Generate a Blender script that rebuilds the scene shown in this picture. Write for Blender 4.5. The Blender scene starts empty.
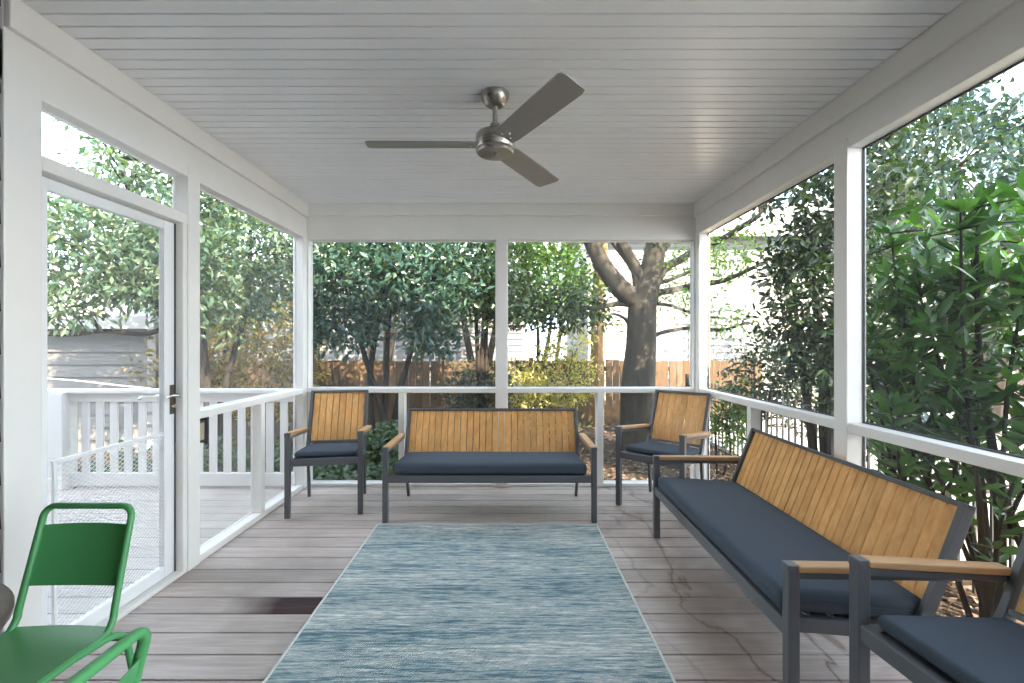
import bpy, math, random
import numpy as np
from mathutils import Vector, Matrix, Euler
random.seed(7)
RNG = np.random.default_rng(11)
SC = bpy.context.scene
COL = SC.collection
PI = math.pi

# ------------------------------------------------------------------ materials
class NT:
    def __init__(s, name):
        s.m = bpy.data.materials.new(name); s.m.use_nodes = True
        s.t = s.m.node_tree; s.t.nodes.clear()
        s.out = s.n('ShaderNodeOutputMaterial')
    def n(s, typ, ins=None, **kw):
        nd = s.t.nodes.new(typ)
        for k, v in kw.items(): setattr(nd, k, v)
        for k, v in (ins or {}).items(): s.set(nd, k, v)
        return nd
    def set(s, nd, k, v):
        if isinstance(v, bpy.types.NodeSocket): s.t.links.new(v, nd.inputs[k])
        else: nd.inputs[k].default_value = v
    def coord(s, scale=(1, 1, 1), loc=(0, 0, 0), kind='Object', rot=(0, 0, 0)):
        tc = s.n('ShaderNodeTexCoord')
        mp = s.n('ShaderNodeMapping', {'Vector': tc.outputs[kind], 'Scale': scale, 'Location': loc, 'Rotation': rot})
        return mp.outputs[0]
    def noise(s, vec, scale=5, detail=3, rough=.5, dist=0):
        return s.n('ShaderNodeTexNoise', {'Vector': vec, 'Scale': scale, 'Detail': detail, 'Roughness': rough, 'Distortion': dist}).outputs[0]
    def ramp(s, fac, stops, interp='LINEAR'):
        r = s.n('ShaderNodeValToRGB', {'Fac': fac}); cr = r.color_ramp; cr.interpolation = interp
        while len(cr.elements) < len(stops): cr.elements.new(.5)
        for e, (p, c) in zip(cr.elements, stops):
            e.position = p; e.color = (*c, 1) if len(c) == 3 else c
        return r.outputs[0]
    def math(s, op, a, b=0.0, c=0.0, clamp=False):
        return s.n('ShaderNodeMath', {0: a, 1: b, 2: c}, operation=op, use_clamp=clamp).outputs[0]
    def mix(s, fac, a, b, blend='MIX'):
        nd = s.n('ShaderNodeMix', data_type='RGBA', blend_type=blend)
        def put(i, v):
            if isinstance(v, bpy.types.NodeSocket): s.t.links.new(v, nd.inputs[i])
            else: nd.inputs[i].default_value = v if i == 0 else ((*v, 1) if len(v) == 3 else v)
        put(0, fac); put(6, a); put(7, b)
        return nd.outputs[2]
    def island(s): return s.n('ShaderNodeNewGeometry').outputs['Random Per Island']
    def bump(s, h, strength=.3, dist=.01):
        return s.n('ShaderNodeBump', {'Height': h, 'Strength': strength, 'Distance': dist}).outputs[0]
    def bsdf(s, color, rough=.5, metal=0.0, spec=.5, normal=None, link=True):
        c = color if isinstance(color, bpy.types.NodeSocket) else (*color, 1)
        b = s.n('ShaderNodeBsdfPrincipled', {'Base Color': c, 'Roughness': rough, 'Metallic': metal, 'Specular IOR Level': spec})
        if normal is not None: s.set(b, 'Normal', normal)
        if link: s.t.links.new(b.outputs[0], s.out.inputs[0])
        return b

def paint(name, col, rough=.45, var=.04, scale=3, bump=.05):
    k = NT(name); v = k.coord()
    n = k.noise(v, scale, 4)
    c = k.ramp(n, [(.3, tuple(x * (1 - var) for x in col)), (.7, tuple(min(1, x * (1 + var)) for x in col))])
    k.bsdf(c, rough, normal=k.bump(k.noise(v, 60, 2), bump, .003)); return k.m

def grain_mat(name, c0, c1, stretch, rough=.5, tint=.25, spec=.4, scale=1.0, bump=.15):
    """wood: fine streaks along one axis, every separate board with its own tone"""
    k = NT(name)
    isl = k.island()
    tc = k.n('ShaderNodeTexCoord').outputs['Object']
    off = k.n('ShaderNodeCombineXYZ', {0: k.math('MULTIPLY', isl, 37.0), 1: k.math('MULTIPLY', isl, 11.0), 2: k.math('MULTIPLY', isl, 23.0)}).outputs[0]
    add = k.n('ShaderNodeVectorMath', {0: tc, 1: off}, operation='ADD').outputs[0]
    mp = k.n('ShaderNodeMapping', {'Vector': add, 'Scale': stretch}).outputs[0]
    n = k.noise(mp, scale, 5, .6, .6)
    c = k.ramp(n, [(.28, c0), (.72, c1)])
    br = k.math('ADD', k.math('MULTIPLY', isl, tint), 1 - tint / 2)
    c = k.mix(1.0, c, k.n('ShaderNodeCombineColor', {0: br, 1: br, 2: br}).outputs[0], 'MULTIPLY')
    k.bsdf(c, rough, spec=spec, normal=k.bump(n, bump, .002)); return k.m

def metal_mat(name, col, rough=.35, metal=1.0, aniso=True):
    k = NT(name); v = k.coord((3, 3, 90))
    n = k.noise(v, 4, 3)
    r = k.math('ADD', k.math('MULTIPLY', n, .2), rough - .1)
    k.bsdf(k.ramp(n, [(.3, tuple(x * .92 for x in col)), (.7, col)]), r, metal); return k.m

def leaf_mat(name, cols, trans=.3, rough=.38, tcol=None, spec=.5):
    k = NT(name)
    isl = k.island()
    c = k.ramp(isl, [(i / max(1, len(cols) - 1), x) for i, x in enumerate(cols)])
    n = k.noise(k.coord(), 1.1, 2)
    br = k.math('ADD', k.math('MULTIPLY', n, .9), .55)
    c = k.mix(1.0, c, k.n('ShaderNodeCombineColor', {0: br, 1: br, 2: br}).outputs[0], 'MULTIPLY')
    b = k.bsdf(c, rough, spec=spec, link=False)
    tc = k.mix(1.0, c, tcol or (2.0, 1.9, .55), 'MULTIPLY')
    t = k.n('ShaderNodeBsdfTranslucent', {'Color': tc})
    mx = k.n('ShaderNodeMixShader', {0: trans, 1: b.outputs[0], 2: t.outputs[0]})
    k.t.links.new(mx.outputs[0], k.out.inputs[0]); return k.m

def screen_mat(name, col, amount):
    k = NT(name)
    d = k.n('ShaderNodeBsdfDiffuse', {'Color': (*col, 1)})
    tr = k.n('ShaderNodeBsdfTransparent')
    mx = k.n('ShaderNodeMixShader', {0: amount, 1: tr.outputs[0], 2: d.outputs[0]})
    k.t.links.new(mx.outputs[0], k.out.inputs[0]); return k.m

MT = {}
MT['white'] = paint('white_trim_paint', (.725, .70, .66), .42, .025)
MT['white_out'] = paint('white_rail_paint', (.64, .62, .59), .5, .03)
MT['white_metal'] = paint('white_aluminium', (.72, .72, .71), .35, .03)
MT['ceiling'] = paint('ceiling_paint', (.80, .805, .81), .3, .02)
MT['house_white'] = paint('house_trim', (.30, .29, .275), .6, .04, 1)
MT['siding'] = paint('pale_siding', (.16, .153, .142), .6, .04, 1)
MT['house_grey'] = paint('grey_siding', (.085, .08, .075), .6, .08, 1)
MT['shingle'] = grain_mat('brown_shingle', (.02, .013, .009), (.05, .033, .023), (30, 30, 3), .8, .5)
MT['roofing'] = paint('roof_shingle', (.30, .29, .28), .85, .15, 14)
MT['shutter'] = paint('shutter_grey', (.36, .37, .38), .6, .05)
MT['dark'] = paint('dark_under', (.03, .028, .026), .9)
MT['charcoal'] = paint('charcoal_powder_coat', (.088, .090, .097), .32, .05, 8)
MT['green'] = paint('green_enamel', (.068, .275, .095), .38, .05, 5)
MT['black_iron'] = paint('black_iron', (.02, .02, .022), .5, .1)
MT['bronze'] = metal_mat('dark_bronze', (.16, .13, .09), .4)
MT['chrome'] = metal_mat('brushed_chrome', (.72, .70, .66), .25)
MT['nickel'] = metal_mat('brushed_nickel', (.40, .38, .35), .30)
MT['blade'] = metal_mat('fan_blade_silver', (.40, .385, .36), .42, .75)
MT['teak'] = grain_mat('teak_slat', (.50, .235, .07), (.70, .395, .15), (26, 26, 2.2), .5, .22, .35)
MT['teak_arm'] = grain_mat('teak_arm', (.38, .20, .085), (.56, .33, .16), (26, 2.2, 26), .45, .15, .4)
MT['table'] = grain_mat('dark_table_wood', (.055, .038, .032), (.11, .08, .068), (3, 24, 24), .4, .15)
MT['fence'] = grain_mat('fence_board', (.042, .023, .009), (.105, .060, .024), (22, 22, 2.0), .8, .6)
MT['bark'] = grain_mat('grey_bark', (.016, .0135, .010), (.052, .044, .033), (16, 16, 4), .9, .0, .2, 1.0, .8)
MT['bark_dark'] = grain_mat('dark_bark', (.014, .011, .009), (.035, .027, .020), (18, 18, 4), .9, .0, .2, 1.0, .6)
MT['bark_tan'] = grain_mat('tan_bark', (.11, .066, .030), (.21, .13, .06), (12, 12, 3), .9, .0, .2, 1.0, .6)
MT['spline'] = paint('screen_spline', (.05, .05, .055), .6)
MT['screen'] = screen_mat('insect_screen', (.55, .58, .60), .07)
MT['screen_left'] = screen_mat('insect_screen_pale', (.70, .70, .69), .13)
MT['tan_face'] = paint('tan_face', (.35, .30, .2), .5)

k = NT('cushion_fabric'); v = k.coord()
wv = k.noise(k.coord((260, 900, 260)), 1, 2); big = k.noise(v, 5, 3)
c = k.mix(wv, (.030, .039, .053), (.078, .097, .122))
k.bsdf(c, .85, spec=.25, normal=k.bump(k.math('ADD', wv, k.math('MULTIPLY', big, 1.5)), .35, .004)); MT['cushion'] = k.m

k = NT('glass'); gl = k.bsdf((.10, .12, .13), .08, spec=.8); MT['glass'] = k.m

# porch boards: weathered grey-pink, with one blackened board end and brown tide marks on the right
def floor_mat(name, c0, c1, stains):
    k = NT(name); isl = k.island()
    tc = k.n('ShaderNodeTexCoord').outputs['Object']
    off = k.n('ShaderNodeCombineXYZ', {0: k.math('MULTIPLY', isl, 19.0), 1: 0.0, 2: k.math('MULTIPLY', isl, 7.0)}).outputs[0]
    v = k.n('ShaderNodeVectorMath', {0: tc, 1: off}, operation='ADD').outputs[0]
    g = k.noise(k.n('ShaderNodeMapping', {'Vector': v, 'Scale': (2.2, 42, 20)}).outputs[0], 1, 5, .65, .8)
    blot = k.noise(tc, 1.3, 4, .6, .3)
    c = k.ramp(g, [(.25, c0), (.75, c1)])
    c = k.mix(k.ramp(blot, [(.38, (.0,) * 3), (.68, (.55,) * 3)]), c, tuple(x * .62 for x in c0))
    br = k.math('ADD', k.math('MULTIPLY', isl, .26), .87)
    c = k.mix(1.0, c, k.n('ShaderNodeCombineColor', {0: br, 1: br, 2: br}).outputs[0], 'MULTIPLY')
    rough = k.math('ADD', k.math('MULTIPLY', g, .25), .36)
    if stains:
        sx = k.n('ShaderNodeSeparateXYZ', {0: tc}).outputs
        rt = k.n('ShaderNodeMapRange', {'Value': sx[0], 'From Min': .62, 'From Max': .95}).outputs[0]
        lo = k.noise(k.n('ShaderNodeMapping', {'Vector': tc, 'Scale': (2.0, .8, 1), 'Location': (2.2, .7, 0)}).outputs[0], 1.2, 5, .5, .3)
        line = k.ramp(k.math('ABSOLUTE', k.math('SUBTRACT', lo, .5)), [(.0, (1, 1, 1)), (.010, (.4,) * 3), (.024, (0, 0, 0))])
        c = k.mix(k.math('MULTIPLY', k.math('MULTIPLY', line, rt), .8), c, (.085, .05, .036))
        damp = k.math('MULTIPLY', k.ramp(k.noise(tc, 1.9, 3, .6), [(.4, (0,) * 3), (.6, (1,) * 3)]), k.math('MULTIPLY', rt, .5))
        c = k.mix(damp, c, (.15, .10, .085))
        a = k.math('COMPARE', sx[1], 2.326, .0715)
        b = k.n('ShaderNodeMapRange', {'Value': k.math('ADD', sx[0], k.math('MULTIPLY', k.math('SUBTRACT', blot, .5), .35)), 'From Min': -1.42, 'From Max': -1.14}).outputs[0]
        d = k.math('LESS_THAN', sx[0], -.6)
        fac = k.math('MULTIPLY', k.math('MULTIPLY', a, b), k.math('MULTIPLY', d, .93))
        rough = k.math('ADD', rough, k.math('MULTIPLY', fac, .35)); spv = k.math('SUBTRACT', .5, k.math('MULTIPLY', fac, .42))
        c = k.mix(fac, c, k.ramp(g, [(.3, (.010, .006, .009)), (.8, (.075, .032, .034))]))
    bs = k.bsdf(c, rough, spec=.5, normal=k.bump(g, .25, .003))
    if stains: k.set(bs, 'Specular IOR Level', spv)
    return k.m
MT['floor'] = floor_mat('porch_boards', (.30, .235, .205), (.56, .48, .435), True)
MT['deck'] = floor_mat('deck_boards', (.32, .275, .245), (.48, .43, .385), False)

k = NT('rug_weave')
tc = k.n('ShaderNodeTexCoord').outputs['Object']
m1 = k.noise(k.n('ShaderNodeMapping', {'Vector': tc, 'Scale': (3.2, 66, 1)}).outputs[0], 1, 3, .7, .1)
m2 = k.noise(k.n('ShaderNodeMapping', {'Vector': tc, 'Scale': (13, 130, 1), 'Location': (3, 5, 1)}).outputs[0], 1, 2, .6)
m3 = k.noise(k.n('ShaderNodeMapping', {'Vector': tc, 'Scale': (.7, 6, 1), 'Location': (8, 1, 1)}).outputs[0], 1, 2)
f = k.math('ADD', k.math('MULTIPLY', m1, .68), k.math('ADD', k.math('MULTIPLY', m2, .42), k.math('SUBTRACT', k.math('MULTIPLY', m3, .3), .20)))
c = k.ramp(f, [(.36, (.07, .12, .16)), (.43, (.09, .19, .215)), (.47, (.22, .285, .29)), (.505, (.46, .455, .42)), (.54, (.19, .275, .28)), (.585, (.50, .49, .45)), (.67, (.68, .66, .61))])
wv = k.n('ShaderNodeTexWave', {'Vector': k.n('ShaderNodeMapping', {'Vector': tc, 'Scale': (1, 1, 1), 'Rotation': (0, 0, .5)}).outputs[0], 'Scale': 32.0, 'Distortion': 1.5, 'Detail': 1.0}).outputs[1]
c = k.mix(k.math('MULTIPLY', wv, .15), c, (.52, .52, .47))
k.bsdf(c, .95, spec=.1, normal=k.bump(k.math('ADD', wv, m2), .5, .004)); MT['rug'] = k.m
MT['rug_edge'] = paint('rug_binding', (.52, .52, .48), .9, .1, 60)

k = NT('leaf_mulch'); v = k.coord()
a = k.noise(v, 26, 4, .7, 1.0); b = k.noise(v, 1.2, 3)
c = k.ramp(a, [(.3, (.02, .014, .010)), (.5, (.07, .045, .03)), (.7, (.17, .12, .085))])
c = k.mix(k.math('MULTIPLY', b, .5), c, (.045, .035, .02))
k.bsdf(c, .95, spec=.1, normal=k.bump(a, 1.0, .05)); MT['ground'] = k.m

k = NT('pale_pavers'); v = k.coord()
br = k.n('ShaderNodeTexBrick', {'Vector': v, 'Color1': (.30, .265, .23, 1), 'Color2': (.36, .325, .29, 1), 'Mortar': (.16, .14, .12, 1), 'Scale': 4.0, 'Mortar Size': .012}).outputs[0]
k.bsdf(k.mix(k.noise(v, 3, 4), br, (.5, .46, .41)), .9, spec=.2); MT['paver'] = k.m

def dim(cols, f): return [tuple(x * f for x in c) for c in cols]
MT['leaf_teal'] = leaf_mat('leaf_teal', dim([(.022, .060, .048), (.040, .105, .072), (.060, .140, .112), (.12, .18, .09)], .6), .25, .3)
MT['leaf_teal_lit'] = leaf_mat('leaf_teal_lit', [(.028, .065, .042), (.045, .095, .062), (.075, .125, .082), (.11, .145, .075)], .35, .3)  # brighter copy of leaf_teal: light caught by the left trees put into the colour
MT['leaf_blue'] = leaf_mat('leaf_blue', [(.010, .028, .024), (.018, .045, .040), (.034, .070, .062)], .25, .3)
MT['leaf_dark'] = leaf_mat('leaf_dark', dim([(.016, .040, .020), (.030, .070, .026), (.050, .095, .030)], .45), .3, .32)
MT['leaf_bright'] = leaf_mat('leaf_bright', dim([(.05, .13, .025), (.10, .22, .04), (.17, .27, .05)], .55), .4, .4)
MT['leaf_laurel'] = leaf_mat('leaf_laurel', dim([(.028, .085, .022), (.05, .15, .032), (.085, .21, .045)], .7), .32, .28)
MT['leaf_gold'] = leaf_mat('leaf_gold', dim([(.14, .17, .035), (.32, .30, .08), (.52, .47, .22)], .85), .4, .4)
MT['leaf_amber'] = leaf_mat('leaf_amber', dim([(.18, .12, .025), (.36, .23, .045), (.10, .13, .03), (.42, .32, .09)], .85), .4, .5)
MT['leaf_ivy'] = leaf_mat('leaf_ivy', dim([(.024, .062, .03), (.045, .105, .045), (.12, .15, .055)], .85), .25, .4)
MT['leaf_dry'] = leaf_mat('leaf_dry', dim([(.10, .06, .035), (.22, .13, .075), (.36, .25, .17), (.46, .36, .27)], .5), .15, .8, (1.2, 1.1, .9))

# ------------------------------------------------------------------ mesh helpers
class MB:
    def __init__(s): s.v = []; s.f = []
    def add(s, vs, fs):
        o = len(s.v); s.v += [tuple(x) for x in vs]; s.f += [tuple(i + o for i in f) for f in fs]; return s
    def box(s, x0, x1, y0, y1, z0, z1):
        return s.add([(x0, y0, z0), (x1, y0, z0), (x1, y1, z0), (x0, y1, z0), (x0, y0, z1), (x1, y0, z1), (x1, y1, z1), (x0, y1, z1)],
                     [(0, 3, 2, 1), (4, 5, 6, 7), (0, 1, 5, 4), (1, 2, 6, 5), (2, 3, 7, 6), (3, 0, 4, 7)])
    def bar(s, p, q, w, t, side=(1, 0, 0)):
        """rectangular bar from p to q: width w along SIDE, thickness t across"""
        p = Vector(p); q = Vector(q); d = (q - p).normalized(); sd = Vector(side)
        sd = (sd - d * sd.dot(d)).normalized(); n = d.cross(sd)
        vs = []
        for e in (p, q):
            for a, b in ((-1, -1), (1, -1), (1, 1), (-1, 1)): vs.append(e + sd * a * w / 2 + n * b * t / 2)
        return s.add(vs, [(0, 3, 2, 1), (4, 5, 6, 7), (0, 1, 5, 4), (1, 2, 6, 5), (2, 3, 7, 6), (3, 0, 4, 7)])
    def ribbon(s, pts, w, t, side=(1, 0, 0)):
        """bent rectangular bar following pts, SIDE is constant"""
        pts = [Vector(p) for p in pts]; sd = Vector(side).normalized(); vs = []; fs = []
        for i, p in enumerate(pts):
            d = (pts[min(i + 1, len(pts) - 1)] - pts[max(i - 1, 0)]).normalized(); n = d.cross(sd).normalized()
            for a, b in ((-1, -1), (1, -1), (1, 1), (-1, 1)): vs.append(p + sd * a * w / 2 + n * b * t / 2)
        for i in range(len(pts) - 1):
            o = 4 * i
            for j in range(4): fs.append((o + j, o + (j + 1) % 4, o + 4 + (j + 1) % 4, o + 4 + j))
        fs += [(3, 2, 1, 0), tuple(4 * (len(pts) - 1) + j for j in range(4))]
        return s.add(vs, fs)
    def tube(s, pts, r, seg=8, close=False):
        pts = [Vector(p) for p in pts]; n = len(pts)
        rs = r if isinstance(r, (list, tuple)) else [r] * n
        vs = []; fs = []; up = None
        for i in range(n):
            a = pts[(i - 1) % n] if (close or i > 0) else pts[i]; b = pts[(i + 1) % n] if (close or i < n - 1) else pts[i]
            d = (b - a).normalized()
            if up is None:
                up = Vector((0, 0, 1)) if abs(d.z) < .9 else Vector((1, 0, 0))
            up = (up - d * up.dot(d)).normalized(); sd = d.cross(up)
            for j in range(seg):
                t = 2 * PI * j / seg; vs.append(pts[i] + (up * math.cos(t) + sd * math.sin(t)) * rs[i])
        for i in range(n if close else n - 1):
            o = i * seg; p = ((i + 1) % n) * seg
            for j in range(seg): fs.append((o + j, p + j, p + (j + 1) % seg, o + (j + 1) % seg))
        if not close: fs += [tuple(range(seg)), tuple(reversed(range((n - 1) * seg, n * seg)))]
        return s.add(vs, fs)
    def lathe(s, prof, c=(0, 0, 0), seg=40):
        vs = []; fs = []
        for r, z in prof:
            for j in range(seg):
                t = 2 * PI * j / seg; vs.append((c[0] + r * math.cos(t), c[1] + r * math.sin(t), c[2] + z))
        for i in range(len(prof) - 1):
            for j in range(seg):
                a = i * seg; b = a + seg; fs.append((a + j, a + (j + 1) % seg, b + (j + 1) % seg, b + j))
        fs += [tuple(reversed(range(seg))), tuple(range((len(prof) - 1) * seg, len(prof) * seg))]
        return s.add(vs, fs)
    def prism(s, prof, a, b, mapf):
        """closed profile (u,v) swept from a to b; mapf(u,v,t) gives the point"""
        n = len(prof); vs = [mapf(u, w, a) for u, w in prof] + [mapf(u, w, b) for u, w in prof]
        fs = [(i, (i + 1) % n, n + (i + 1) % n, n + i) for i in range(n)] + [tuple(reversed(range(n))), tuple(range(n, 2 * n))]
        return s.add(vs, fs)
    def build(s, name, mat, parent=None, bevel=0, smooth=False, subsurf=0, seg=2, rot=None, loc=None):
        me = bpy.data.meshes.new(name); me.from_pydata(s.v, [], s.f)
        import bmesh
        bm = bmesh.new(); bm.from_mesh(me); bmesh.ops.recalc_face_normals(bm, faces=bm.faces); bm.to_mesh(me); bm.free()
        me.materials.append(MT[mat] if isinstance(mat, str) else mat)
        o = bpy.data.objects.new(name, me); COL.objects.link(o)
        if smooth:
            me.polygons.foreach_set('use_smooth', [True] * len(me.polygons))
            me.set_sharp_from_angle(angle=math.radians(40))
        if bevel:
            b = o.modifiers.new('bevel', 'BEVEL'); b.width = bevel; b.segments = seg; b.limit_method = 'ANGLE'; b.angle_limit = math.radians(40)
        if subsurf:
            b = o.modifiers.new('sub', 'SUBSURF'); b.levels = b.render_levels = subsurf
        if parent: o.parent = parent
        if loc: o.location = loc
        if rot: o.rotation_euler = rot
        return o

def tag(o, label=None, cat=None, group=None, kind=None):
    if label: o['label'] = label
    if cat: o['category'] = cat
    if group: o['group'] = group
    if kind: o['kind'] = kind
    return o
def thing(name, label, cat, loc=(0, 0, 0), rz=0, group=None, kind=None):
    o = bpy.data.objects.new(name, None); COL.objects.link(o); o.empty_display_size = .1
    o.location = loc; o.rotation_euler = (0, 0, rz); return tag(o, label, cat, group, kind)
def struct(mb, name, mat, label=None, cat=None, **kw):
    return tag(mb.build(name, mat, **kw), label, cat, kind='structure')
def copy_tree(o, parent=None):
    c = o.copy(); COL.objects.link(c)
    if parent: c.parent = parent
    for ch in list(o.children): copy_tree(ch, c)
    return c
def arc(c, r, a0, a1, n, u, w):
    c = Vector(c); u = Vector(u); w = Vector(w)
    return [c + (u * math.cos(a0 + (a1 - a0) * i / n) + w * math.sin(a0 + (a1 - a0) * i / n)) * r for i in range(n + 1)]
def smooth_path(pts, n=6):
    """Catmull-Rom through pts"""
    P = [Vector(p) for p in pts]; out = []
    for i in range(len(P) - 1):
        a, b, c, d = P[max(i - 1, 0)], P[i], P[i + 1], P[min(i + 2, len(P) - 1)]
        for j in range(n):
            t = j / n
            out.append(.5 * ((2 * b) + (c - a) * t + (2 * a - 5 * b + 4 * c - d) * t * t + (3 * b - a - 3 * c + d) * t ** 3))
    return out + [P[-1]]

# ------------------------------------------------------------------ camera
H = 1.32; F = 460.0; CX, CY = 507.0, 344.0
cam = bpy.data.cameras.new('camera'); co = bpy.data.objects.new('camera', cam); COL.objects.link(co)
co.location = (0, 0, H); co.rotation_euler = (PI / 2, 0, 0)
cam.sensor_width = 36; cam.lens = F / 1024 * 36; cam.shift_x = (512 - CX) / 1024; cam.shift_y = (CY - 341.5) / 1024
cam.clip_start = .02; cam.clip_end = 300
SC.camera = co
def at(px, py, Y):
    """the point at depth Y seen at a pixel of the photograph"""
    return Vector(((px - CX) / F * Y, Y, H - (py - CY) / F * Y))

# ------------------------------------------------------------------ porch shell
XL, XR, YB, CZ = -1.85, 1.745, 4.25, 2.61
YN = -2.4
# floor boards
mb = MB(); y = 2.252 - .148 * 23
while y < 4.33:
    if y > YN - .1: mb.box(XL - .09, XR + .095, y + .004, min(y + .144, 4.345), -.035, 0)
    y += .148
struct(mb, 'floor', 'floor', bevel=.002, seg=1)
mb = MB().box(XL - .09, XR + .095, YN, 4.33, -.3, -.05); struct(mb, 'floor_joists', 'dark')
# beaded ceiling
prof = []; y = YN; p = .0725
while y < 4.25:
    prof += [(y, CZ), (y + p - .0125, CZ), (y + p - .0115, CZ + .016), (y + p - .003, CZ + .016), (y + p - .002, CZ)]
    y += p
prof += [(y, CZ), (y, CZ + .04), (YN, CZ + .04)]
struct(MB().prism(prof, XL - .05, XR + .05, lambda u, w, t: (t, u, w)), 'ceiling', 'ceiling')
struct(MB().box(XL - .25, XR + .25, YN - .2, 4.50, CZ + .05, CZ + .2), 'roof_deck', 'white')

tn = [0]
def trim(mb, mat='white', bevel=.004):
    tn[0] += 1; return struct(mb, 'trim_%d' % tn[0], mat, bevel=bevel)
# header beams, each with the raised frieze board under the ceiling
ZB, ZR = 2.29, 2.325
trim(MB().box(XL - .09, XL, 1.69, 4.34, ZB, CZ)); trim(MB().box(XL - .001, XL + .026, 1.69, 4.25, 2.487, CZ))
trim(MB().box(XR, XR + .095, YN, 4.34, ZR, CZ)); trim(MB().box(XR - .026, XR + .001, YN, 4.25, 2.487, CZ))
trim(MB().box(XL, XR, YB, 4.34, 2.283, CZ)); trim(MB().box(XL + .02, XR - .02, YB - .026, YB + .001, 2.50, CZ))
# posts
trim(MB().box(XL - .09, XL + .0015, 1.69, 1.83, 0, 2.48))                         # by the house, hinge side
trim(MB().box(XL - .09, XL + .004, 2.665, 2.768, 0, 2.36))                # latch side
trim(MB().box(XL - .075, XL - .003, 2.632, 2.665, 0, 2.06))               # door jamb
trim(MB().box(XL - .09, XL + .003, 4.17, 4.34, 0, 2.30))
trim(MB().box(XR - .003, XR + .095, 4.17, 4.34, 0, 2.34))
trim(MB().box(XR - .006, XR + .095, 2.355, 2.449, 0, 2.375))
trim(MB().box(XR - .006, XR + .095, .54, .635, 0, 2.375))
trim(MB().box(-.102, .002, YB - .006, 4.34, 0, 2.315))
trim(MB().box(XR - .016, XR - .003, 4.25, 4.34, 0, 2.283)); trim(MB().box(XL + .003, XL + .016, 4.25, 4.34, 0, 2.283))
# rails
trim(MB().box(XL - .088, XL - .001, 2.768, 4.17, .868, .914))
trim(MB().box(XR + .001, XR + .093, 2.449, 4.17, .866, .915)); trim(MB().box(XR + .001, XR + .093, .635, 2.355, .866, .915)); trim(MB().box(XR + .001, XR + .093, YN, .54, .866, .915))
trim(MB().box(XL + .016, -.102, YB, 4.338, .868, .912)); trim(MB().box(.002, XR - .016, YB, 4.338, .868, .912))
# bottom plates
trim(MB().box(XL - .09, XL - .002, 2.768, 4.17, 0, .045)); trim(MB().box(XR + .002, XR + .093, 2.449, 4.17, 0, .045)); trim(MB().box(XR + .002, XR + .093, .635, 2.355, 0, .045))
trim(MB().box(XL + .016, -.102, YB + .005, 4.338, 0, .03)); trim(MB().box(.002, XR - .016, YB + .005, 4.338, 0, .03))
# short studs under the rails
trim(MB().box(XL - .085, XL - .003, 3.47, 3.525, .045, .868))
trim(MB().box(XR + .003, XR + .09, 3.30, 3.355, .045, .866)); trim(MB().box(XR + .003, XR + .09, 1.47, 1.525, .045, .866))
trim(MB().box(-1.005, -.952, YB + .005, 4.33, .03, .868)); trim(MB().box(.835, .892, YB + .005, 4.33, .03, .868))
# bar over the door, threshold, rim boards below the floor
trim(MB().box(XL - .085, XL + .002, 1.83, 2.665, 2.012, 2.072)); trim(MB().box(XL - .09, XL - .001, 1.83, 2.632, 0, .022))
trim(MB().box(XL - .05, XR + .095, 4.346, 4.38, -.30, -.002), 'white_out')
trim(MB().box(XR + .096, XR + .12, YN, 4.38, -.30, -.002), 'white_out')

# screens: dark spline frame + mesh
wn = [0]
def window(axis, c, a0, a1, z0, z1, mat='screen', sp=None):
    wn[0] += 1; w = .007; t = .005
    m = MB(); s = MB()
    def bx(mm, u0, u1, v0, v1, tt):
        mm.box(u0, u1, c - tt, c + tt, v0, v1) if axis == 'y' else mm.box(c - tt, c + tt, u0, u1, v0, v1)
    bx(m, a0, a0 + w, z0, z1, t); bx(m, a1 - w, a1, z0, z1, t); bx(m, a0 + w, a1 - w, z0, z0 + w, t); bx(m, a0 + w, a1 - w, z1 - w, z1, t)
    o = struct(m, 'window_%d' % wn[0], 'spline' if axis == 'x' and c > 0 else 'white_metal')
    q = [(a0 + w, z0 + w), (a1 - w, z0 + w), (a1 - w, z1 - w), (a0 + w, z1 - w)]
    s.add([(u, c, v) if axis == 'y' else (c, u, v) for u, v in q], [(0, 1, 2, 3)])
    s.build('insect_screen', mat, o)
xl, xr, yb = XL - .075, XR + .08, 4.325
window('x', xl, 2.768, 4.17, .914, ZB, 'screen_left'); window('x', xl, 2.768, 3.47, .045, .868, 'screen_left'); window('x', xl, 3.525, 4.17, .045, .868, 'screen_left')
window('x', xl, 1.83, 2.665, 2.072, ZB, 'screen_left')
window('y', yb, XL + .016, -.102, .912, 2.283); window('y', yb, .002, XR - .016, .912, 2.283)
for a, b in ((XL + .016, -1.005), (-.952, -.102), (.002, .835), (.892, XR - .016)): window('y', yb, a, b, .03, .868)
window('x', xr, 2.449, 4.17, .915, ZR); window('x', xr, .635, 2.355, .915, ZR)
for a, b in ((2.449, 3.30), (3.355, 4.17), (1.525, 2.355), (.635, 1.47)): window('x', xr, a, b, .045, .866)

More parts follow.
